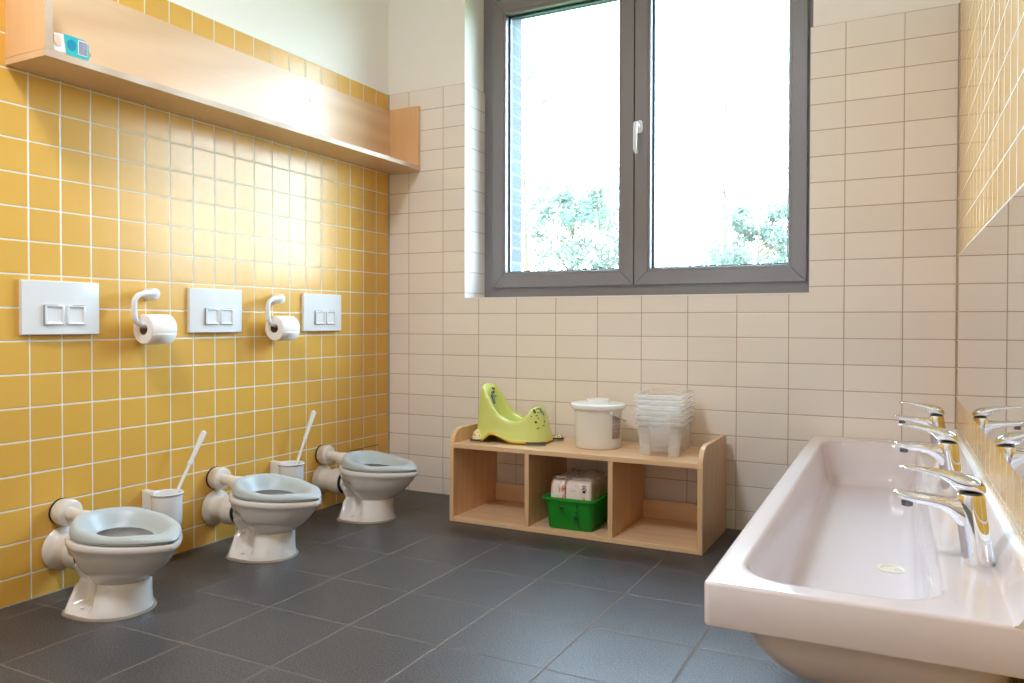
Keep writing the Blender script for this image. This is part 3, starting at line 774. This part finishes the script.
# printed marks on the front and inside of the back
def on_body(th, u):
    "point and normal on the outer wall between ring 3 and ring 6"
    i = min(int(u), 4); k = th/(2*PI)*NP; j = int(k) % NP
    A = rings[2+i][j].lerp(rings[2+i][(j+1) % NP], k-int(k)); B = rings[3+i][j].lerp(rings[3+i][(j+1) % NP], k-int(k))
    p = A.lerp(B, u-i); t1 = (B-A).normalized(); t2 = (rings[3+i][(j+1) % NP]-rings[3+i][j-1]).normalized()
    n = t2.cross(t1).normalized()
    if n.dot(Vector((p.x, p.y, 0))) < 0: n = -n
    return p, n, t2, t1
def blob(th, u, rx, ry, mat, name='printed_mark', rot=0, parent=pt):
    p, n, a1, a2 = on_body(th, u)
    pts = []
    for q in [2*PI*j/14 for j in range(14)]:
        x, y = rx*math.cos(q), ry*math.sin(q); x, y = x*math.cos(rot)-y*math.sin(rot), x*math.sin(rot)+y*math.cos(rot)
        pts.append(a1*x+a2*y)
    MB().loft([[p+n*e+v for v in pts] for e in (-.001, .0014)]).build(name, mat, pt, smooth=False)
for th, u, rx, ry, mt, ro in ((-.62, 3.0, .005, .010, 'inkgreen', .2), (-.66, 1.6, .006, .005, 'inkblue', 0), (-.60, 1.0, .009, .002, 'inkgreen', .3), (-.80, 2.4, .003, .003, 'inkred', 0), (-.50, 2.0, .003, .003, 'inkred', 0),
                              (-.55, 2.4, .008, .0016, 'inkgreen', .3), (-.40, 2.8, .007, .0015, 'inkgreen', -.3), (-.33, 4.2, .004, .004, 'inkred', 0), (-.45, 4.0, .004, .003, 'inkgrey', 0), (-.20, 3.2, .008, .012, 'inkgrey', .2),
                              (-.08, 2.6, .008, .010, 'inkgrey', .4), (-.12, 1.6, .006, .002, 'ink', .3), (-.28, 1.2, .009, .002, 'inkgreen', 0)):
    blob(th, u, rx, ry, M[mt], rot=ro)
def blob_in(y, z, ry, rz_, mat, rot=0):
    # the inside of the potty's high back
    x = lin([(.10, -.101), (.15, -.107), (.20, -.113), (.24, -.119)], z)+.0012; sl = -.20
    pts = []
    for q in [2*PI*j/18 for j in range(18)]:
        k = 1+.18*math.sin(5*q)
        a, c = ry*k*math.cos(q), rz_*k*math.sin(q); a, c = a*math.cos(rot)-c*math.sin(rot), a*math.sin(rot)+c*math.cos(rot)
        pts.append(Vector((x+sl*c, y+a, z+c)))
    MB().loft([[p+Vector((e, 0, 0)) for p in pts] for e in (-.004, .003)]).build('printed_mark', mat, pt, smooth=False)
blob_in(-.002, .180, .010, .026, M['inkgrey'], .15)
blob_in(.004, .222, .0025, .0025, M['inkgreen']); blob_in(.018, .218, .003, .003, M['inkgreen']); blob_in(.010, .205, .0025, .005, M['inkgreen']); blob_in(.026, .185, .002, .002, M['ink']); blob_in(-.022, .190, .002, .002, M['ink'])

# bucket
bk = thing('lidded_bucket', 'white plastic bucket with snap lid and grey printed label on the shelf unit', 'bucket', (1.212, -.222, ZT))
bk.scale = (.955, .955, .965)
m = MB(); m.lathe([(.090, .0), (.0955, .003), (.097, .008), (.103, .150), (.1035, .160), (.1085, .161), (.1085, .172), (.1045, .174), (.102, .172), (.0945, .012), (.08, .010)], 'Z', (0, 0, 0), 64); m.build('pail', M['bucket'], bk)
m = MB(); m.lathe([(.105, .168), (.1155, .168), (.1175, .172), (.1175, .183), (.114, .187), (.108, .188), (.104, .186), (.06, .187), (.046, .1875), (.046, .194), (.049, .201), (.049, .204), (.046, .2045), (.02, .203)], 'Z', (0, 0, 0), 64); m.build('bucket_lid', M['lid'], bk)
pp = []
a0 = math.radians(-38)
e1 = Vector((math.cos(a0), math.sin(a0), 0)); e2 = Vector((-e1.y, e1.x, 0))
for k in range(25):
    q = PI*k/24; r_ = .1135; P = e1*r_*math.cos(q)+e2*r_*math.sin(q)*1.06
    pp.append(P+Vector((0, 0, .155-.050*math.sin(q)**.8)))
m = MB(); m.tube(pp, .0030, 10); m.build('bail_handle', M['whiteplastic'], bk)
m = MB(); m.lathe([(.006, .100), (.009, .102), (.009, .115), (.006, .117)], 'X', (0, 0, 0), 20)
lug = m.build('handle_lug', M['whiteplastic'], bk); lug.rotation_euler = (0, 0, a0); lug.location = (0, 0, .155)
m = MB(); vs = []; fs = []
for k in range(9):
    a = math.radians(-34+30*k/8)
    for z in (.045, .140): r_ = .0985+.006*z/.15+.0008; vs.append((r_*math.cos(a), r_*math.sin(a), z))
for k in range(8): fs.append((2*k, 2*k+2, 2*k+3, 2*k+1))
lb = MB().add(vs, fs).build('label_print', M['mat_label'], bk, solid=.0004)
m = MB(); random.seed(3)
for row in range(24):
    if row in (7, 15): continue
    z0 = .048+row*.0038
    a = -33.0
    while a < -6:
        w = random.uniform(1.0, 3.6)
        if random.random() < .8:
            vs = []
            for k in range(3):
                aa = math.radians(a+w*k/2)
                for z in (z0, z0+.0019): r_ = .0985+.006*z/.15+.0011; vs.append((r_*math.cos(aa), r_*math.sin(aa), z))
            m.add(vs, [(0, 2, 3, 1), (2, 4, 5, 3)])
        a += w+.7
m.build('label_text', simple('label_ink', srgb(120, 104, 104), .6), bk, smooth=False)

# nested clear boxes
def make_box():
    t = thing('clear_storage_box', '', 'storage box', (0, 0, 0), 0, 'nested clear plastic boxes')
    m = MB(); H = .130; n = 5
    def rg(g, z, r=.014): return rrect(-.078+g, .078-g, -.125+g, .125-g, r, z, n)
    def legs(z_): return z_
    m.loft([rg(.006, .0), rg(-.004, H*.72), rg(-.008, H-.004)], False, False)
    m.loft([rrect(-.050, .050, -.100, .100, .012, .022, n), rrect(-.045, .045, -.095, .095, .012, .022, n)])
    m.build('box_shell', M['box'], t, solid=.0016)
    m = MB(); m.loft([rg(-.008, H-.012), rg(-.0145, H-.012), rg(-.0155, H-.008), rg(-.0155, H-.002), rg(-.013, H), rg(-.008, H)], False, False)
    m.build('box_rim', M['boxrim'], t)
    # four corner feet: the moulded panels between them are set back
    for sx in (-1, 1):
        for sy in (-1, 1):
            f = MB()
            def L(g, z):
                x1 = .0790-.006+g; y1 = .1260-.006+g; a = .038; tk = .0022
                P = [(x1-a, y1), (x1-.008, y1), (x1, y1-.008), (x1, y1-a), (x1-tk, y1-a), (x1-tk, y1-.010), (x1-.010, y1-tk), (x1-a, y1-tk)]
                return [Vector((sx*x, sy*y, z)) for x, y in P]
            f.loft([L(0, 0), L(.0072, H*.66)]); f.build('corner_foot', M['boxrim'], t, smooth=False)
    return t
x0_ = make_box(); bl = ['topmost clear plastic box of the nested stack', 'second box from the top of the clear nested stack', 'third box from the top of the clear nested stack', 'fourth box from the top of the clear nested stack', 'fifth box from the top of the clear nested stack', 'lowest clear plastic box, with its corner feet on the shelf unit']
bxs = [x0_]+[copy_tree(x0_) for _ in range(5)]
for i, o in enumerate(bxs):
    k = 5-i; o.location = (1.491, -.213, ZT+.0208*k+.0002); o.rotation_euler = (0, 0, math.radians(5)); o['label'] = bl[i]
    o.scale = (1, 1, 1)

# green box with two nappy packs
gb = thing('green_storage_box', 'translucent green plastic box in the middle compartment of the shelf unit', 'storage box', (1.151, -.25, .0202), math.radians(3))
m = MB(); n = 6
def rg(g, z, r=.022): return rrect(-.104+g, .104-g, -.150+g, .150-g, r, z, n)
m.loft([rg(.018, .004, .018), rg(.014, .0, .02), rg(.010, .008), rg(.004, .090), rg(.001, .112), rg(-.006, .114), rg(-.011, .118), rg(-.011, .126), rg(-.008, .128), rg(-.003, .127), rg(.004, .118), rg(.007, .090), rg(.013, .010), rg(.02, .007)], True, True)
m.build('tub', M['gbox'], gb, angle=40)
m = MB()
for q in range(8): m.box(-.070+.004*q, -.068+.004*q, -.1515+.001*q, -.1500, .02, .024)
def packet(name, label, x0, x1, y0, y1, z0, z1, mat, rz=0, r=.010):
    t = thing(name, label, 'nappy pack', ((x0+x1)/2, (y0+y1)/2, z0), rz)
    hx, hy, H = (x1-x0)/2, (y1-y0)/2, z1-z0
    rings = []
    for u, s in ((0, .86), (.03, .97), (.12, 1), (.5, 1.01), (.86, 1), (.95, .97), (.99, .90), (1.0, .80)):
        R = rrect(-hx*s, hx*s, -hy*s, hy*s, r, H*u, 6)
        rings.append([Vector((v.x+random.uniform(-1, 1)*.0008, v.y+random.uniform(-1, 1)*.0008, v.z+random.uniform(-1, 1)*.0008)) for v in R])
    MB().loft(rings).build('wrapped_block', mat, t, subsurf=1)
    return t
random.seed(11)
pa = packet('nappy_pack', 'orange and white printed nappy pack, left one in the green box', 1.066, 1.128, -.385, -.140, .0295, .210, M['pack_orange'], math.radians(3))
pb = packet('nappy_pack', 'white nappy pack with small dark paw print, right one in the green box', 1.131, 1.238, -.385, -.125, .0295, .213, M['pack_white'], math.radians(3))
# crinkled clear film along the top of the packs
for P, w in ((pa, .032), (pb, .054)):
    m = MB(); n1 = 22; vs = []; fs = []
    for i in range(n1):
        for j in range(7):
            u = i/(n1-1); v = j/6
            vs.append(((u-.5)*2*w*.92, -.11+.20*v, .1835+.009*math.sin(u*PI)+.0030*math.sin(9*u+5*v)+random.uniform(-.0012, .0012)))
    for i in range(n1-1):
        for j in range(6): fs.append((i*7+j, (i+1)*7+j, (i+1)*7+j+1, i*7+j+1))
    m.add(vs, fs); m.build('wrapping_film', plastic_translucent('clear_film', srgb(244, 238, 236), .35, .08, .1), P, solid=.0006)
# paw print and small print on the white pack's front
def pm(cx, cz, rx, rz_, mat, name):
    m = MB(); m.loft([[Vector((cx+rx*math.cos(a), y, cz+rz_*math.sin(a))) for a in [2*PI*k/14 for k in range(14)]] for y in (-.1305, -.1322)])
    return m.build(name, mat, pb, smooth=False)
pm(.026, .146, .006, .006, M['ink'], 'paw_print')
for k, (dx, dz) in enumerate(((-.007, .008), (-.0025, .0115), (.0035, .011), (.008, .006))): pm(.026+dx, .148+dz, .0018, .0026, M['ink'], 'paw_print')
for k in range(4): pm(.026+k*.004-.006, .168, .0012, .002, M['ink'], 'print_mark')
for k in range(5): pm(-.026+k*.004, .145+.002*(k % 2), .0014, .0007, M['ink'], 'print_mark')
pm(.026, .115, .003, .008, simple('red_mark', srgb(200, 90, 80), .5), 'print_mark')
# dark prints on the green box
m = MB()
for x, z, w, h_ in ((-.030, .086, .016, .008), (-.034, .108, .010, .003), (-.020, .102, .008, .003), (.030, .050, .018, .014), (.032, .075, .010, .006), (.034, .100, .004, .020), (-.025, .064, .012, .003)):
    m.box(x-w/2, x+w/2, -.1512, -.149, z-h_/2, z+h_/2)
o = m.build('box_print', simple('dark_green_print', srgb(8, 60, 26), .4), gb, smooth=False)
m = MB(); m.loft([[Vector((.040+r_*math.cos(a), -.1495+.0, .022+r_*math.sin(a))) for a in [2*PI*k/20 for k in range(20)]] for r_ in (.0062, .0036)], False, False)
m.build('round_emblem', bpy.data.materials['dark_green_print'], gb, solid=.002)

# ---------------------------------------------------------------- ceiling lamp (above the frame)
cl = thing('ceiling_lamp', 'round white ceiling lamp near the middle of the room', 'lamp', (1.05, -2.75, CH))
m = MB(); m.lathe([(.24, 0), (.25, -.01), (.25, -.045), (.24, -.05)], 'Z', (0, 0, 0), 48, True, False); m.build('lamp_housing', M['whitetrim'], cl)
m = MB(); m.lathe([(.238, -.046), (.232, -.062), (.19, -.075), (.05, -.08)], 'Z', (0, 0, 0), 48, False, True); m.build('lamp_diffuser', M['lamp'], cl)

# ---------------------------------------------------------------- outdoors
gr = MB().box(-30, 40, .47, 60, -.62, -.6).build('floor_outside', M['grass'], smooth=False)
gr.name = 'lawn'; tag(gr, 'green lawn outside the window', 'lawn'); gr['kind'] = 'structure'
def tree(name, label, x, y, h, spread, nleaf, leaf, mat, trunk=.08, low=.3, seed=1):
    rnd = random.Random(seed)
    t = thing(name, label, 'tree', (x, y, -.6))
    q = MB(); q.tube([(0, 0, 0), (.05, 0, h*.3), (-.04, .05, h*.6), (.02, 0, h*.92)], [trunk, trunk*.8, trunk*.5, trunk*.15], 10)
    tips = []
    for k in range(26):
        z0 = h*rnd.uniform(.22, .8); a = rnd.uniform(0, 2*PI); L = spread*rnd.uniform(.5, 1)*(1.1-abs(z0/h-.5))
        p1 = Vector((math.cos(a)*L*.5, math.sin(a)*L*.5, z0+L*.35)); p2 = Vector((math.cos(a)*L, math.sin(a)*L, z0+L*.55))
        q.tube([(0, 0, z0), p1, p2], [trunk*.3, trunk*.15, trunk*.05], 6); tips += [p1, p2, p1.lerp(p2, .5)]
    q.build('trunk', M['bark'], t)
    m = MB()
    clumps = []
    for k in range(70):
        a = rnd.uniform(0, 2*PI); u = rnd.uniform(low, 1.0); R = spread*math.sqrt(max(.05, 1-((u-.55)/.5)**2))*rnd.uniform(.35, 1)
        clumps.append((Vector((math.cos(a)*R, math.sin(a)*R, h*u)), rnd.uniform(.12, .30)*spread))
    for i in range(nleaf):
        c, r_ = clumps[rnd.randrange(len(clumps))]
        p = c+Vector((rnd.gauss(0, .5), rnd.gauss(0, .5), rnd.gauss(0, .45)))*r_
        d = Vector((rnd.gauss(0, 1), rnd.gauss(0, 1), rnd.gauss(0, 1))).normalized(); e = d.orthogonal().normalized()*leaf*rnd.uniform(.6, 1.2); d = d*leaf*rnd.uniform(.8, 1.4)
        m.add([p-d, p+e*.6, p+d, p-e*.6], [(0, 1, 2, 3)])
    m.build('foliage', mat, t, smooth=False)
tree('garden_tree', 'pale round leafy tree seen through the left pane of the window', -3.45, 10.5, 3.95, 1.30, 5600, .050, M['leaf'], seed=4)
tree('garden_tree', 'leafy tree seen low in the right pane of the window', .05, 10.0, 3.35, 1.05, 3800, .050, M['leaf'], seed=9)
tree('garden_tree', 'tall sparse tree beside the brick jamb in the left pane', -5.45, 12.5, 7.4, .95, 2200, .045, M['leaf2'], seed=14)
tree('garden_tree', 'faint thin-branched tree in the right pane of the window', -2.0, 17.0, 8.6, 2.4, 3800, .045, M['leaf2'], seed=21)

# ---------------------------------------------------------------- world, camera
w = bpy.data.worlds.new('sky'); bpy.context.scene.world = w; w.use_nodes = True
nt = w.node_tree; bg = nt.nodes['Background']
SKY = 25.0
tc = N(nt, 'ShaderNodeTexCoord'); sx = N(nt, 'ShaderNodeSeparateXYZ'); nt.links.new(tc.outputs['Generated'], sx.inputs[0])
f = maprange(nt, sx.outputs[2], -.1, .6)
nt.links.new(mixcol(nt, f, col(.72, .88, 1.0), col(.60, .80, 1.0)), bg.inputs[0]); bg.inputs[1].default_value = SKY
# light portal in the window opening (guides sampling of the sky, gives no light of its own)
la = bpy.data.lights.new('sky_portal', 'AREA'); la.shape = 'RECTANGLE'; la.size = 1.5; la.size_y = 1.5
lo = bpy.data.objects.new('sky_portal', la); C.objects.link(lo); lo.location = (1.22, .28, 1.72); lo.rotation_euler = (-PI/2, 0, 0)
la.cycles.is_portal = True

cam = bpy.data.cameras.new('camera'); co = bpy.data.objects.new('camera', cam); C.objects.link(co)
cx, cy, cz, yaw, pit, roll, fpx = 2.3724, -3.2327, .8396, -.4775, -.0132, .0019, 784.62
F = Vector((math.sin(yaw)*math.cos(pit), math.cos(yaw)*math.cos(pit), math.sin(pit)))
R = Vector((math.cos(yaw), -math.sin(yaw), 0)); U = R.cross(F)
R2 = R*math.cos(roll)+U*math.sin(roll); U2 = -R*math.sin(roll)+U*math.cos(roll)
co.matrix_world = Matrix(((R2.x, U2.x, -F.x, cx), (R2.y, U2.y, -F.y, cy), (R2.z, U2.z, -F.z, cz), (0, 0, 0, 1)))
cam.sensor_width = 36; cam.lens = fpx*36/1024; cam.shift_y = -(341.5-332.55)/1024; cam.clip_start = .02
sc = bpy.context.scene; sc.camera = co
sc.view_settings.view_transform = 'Standard'; sc.view_settings.look = 'None'; sc.view_settings.exposure = 0.10; sc.view_settings.gamma = 1.0
sc.view_settings.use_curve_mapping = False
sc.cycles.use_denoising = True
sc.cycles.max_bounces = 14; sc.cycles.diffuse_bounces = 8; sc.cycles.transparent_max_bounces = 40; sc.cycles.glossy_bounces = 6
sc.cycles.sample_clamp_indirect = 8
sc.cycles.caustics_reflective = False; sc.cycles.caustics_refractive = False
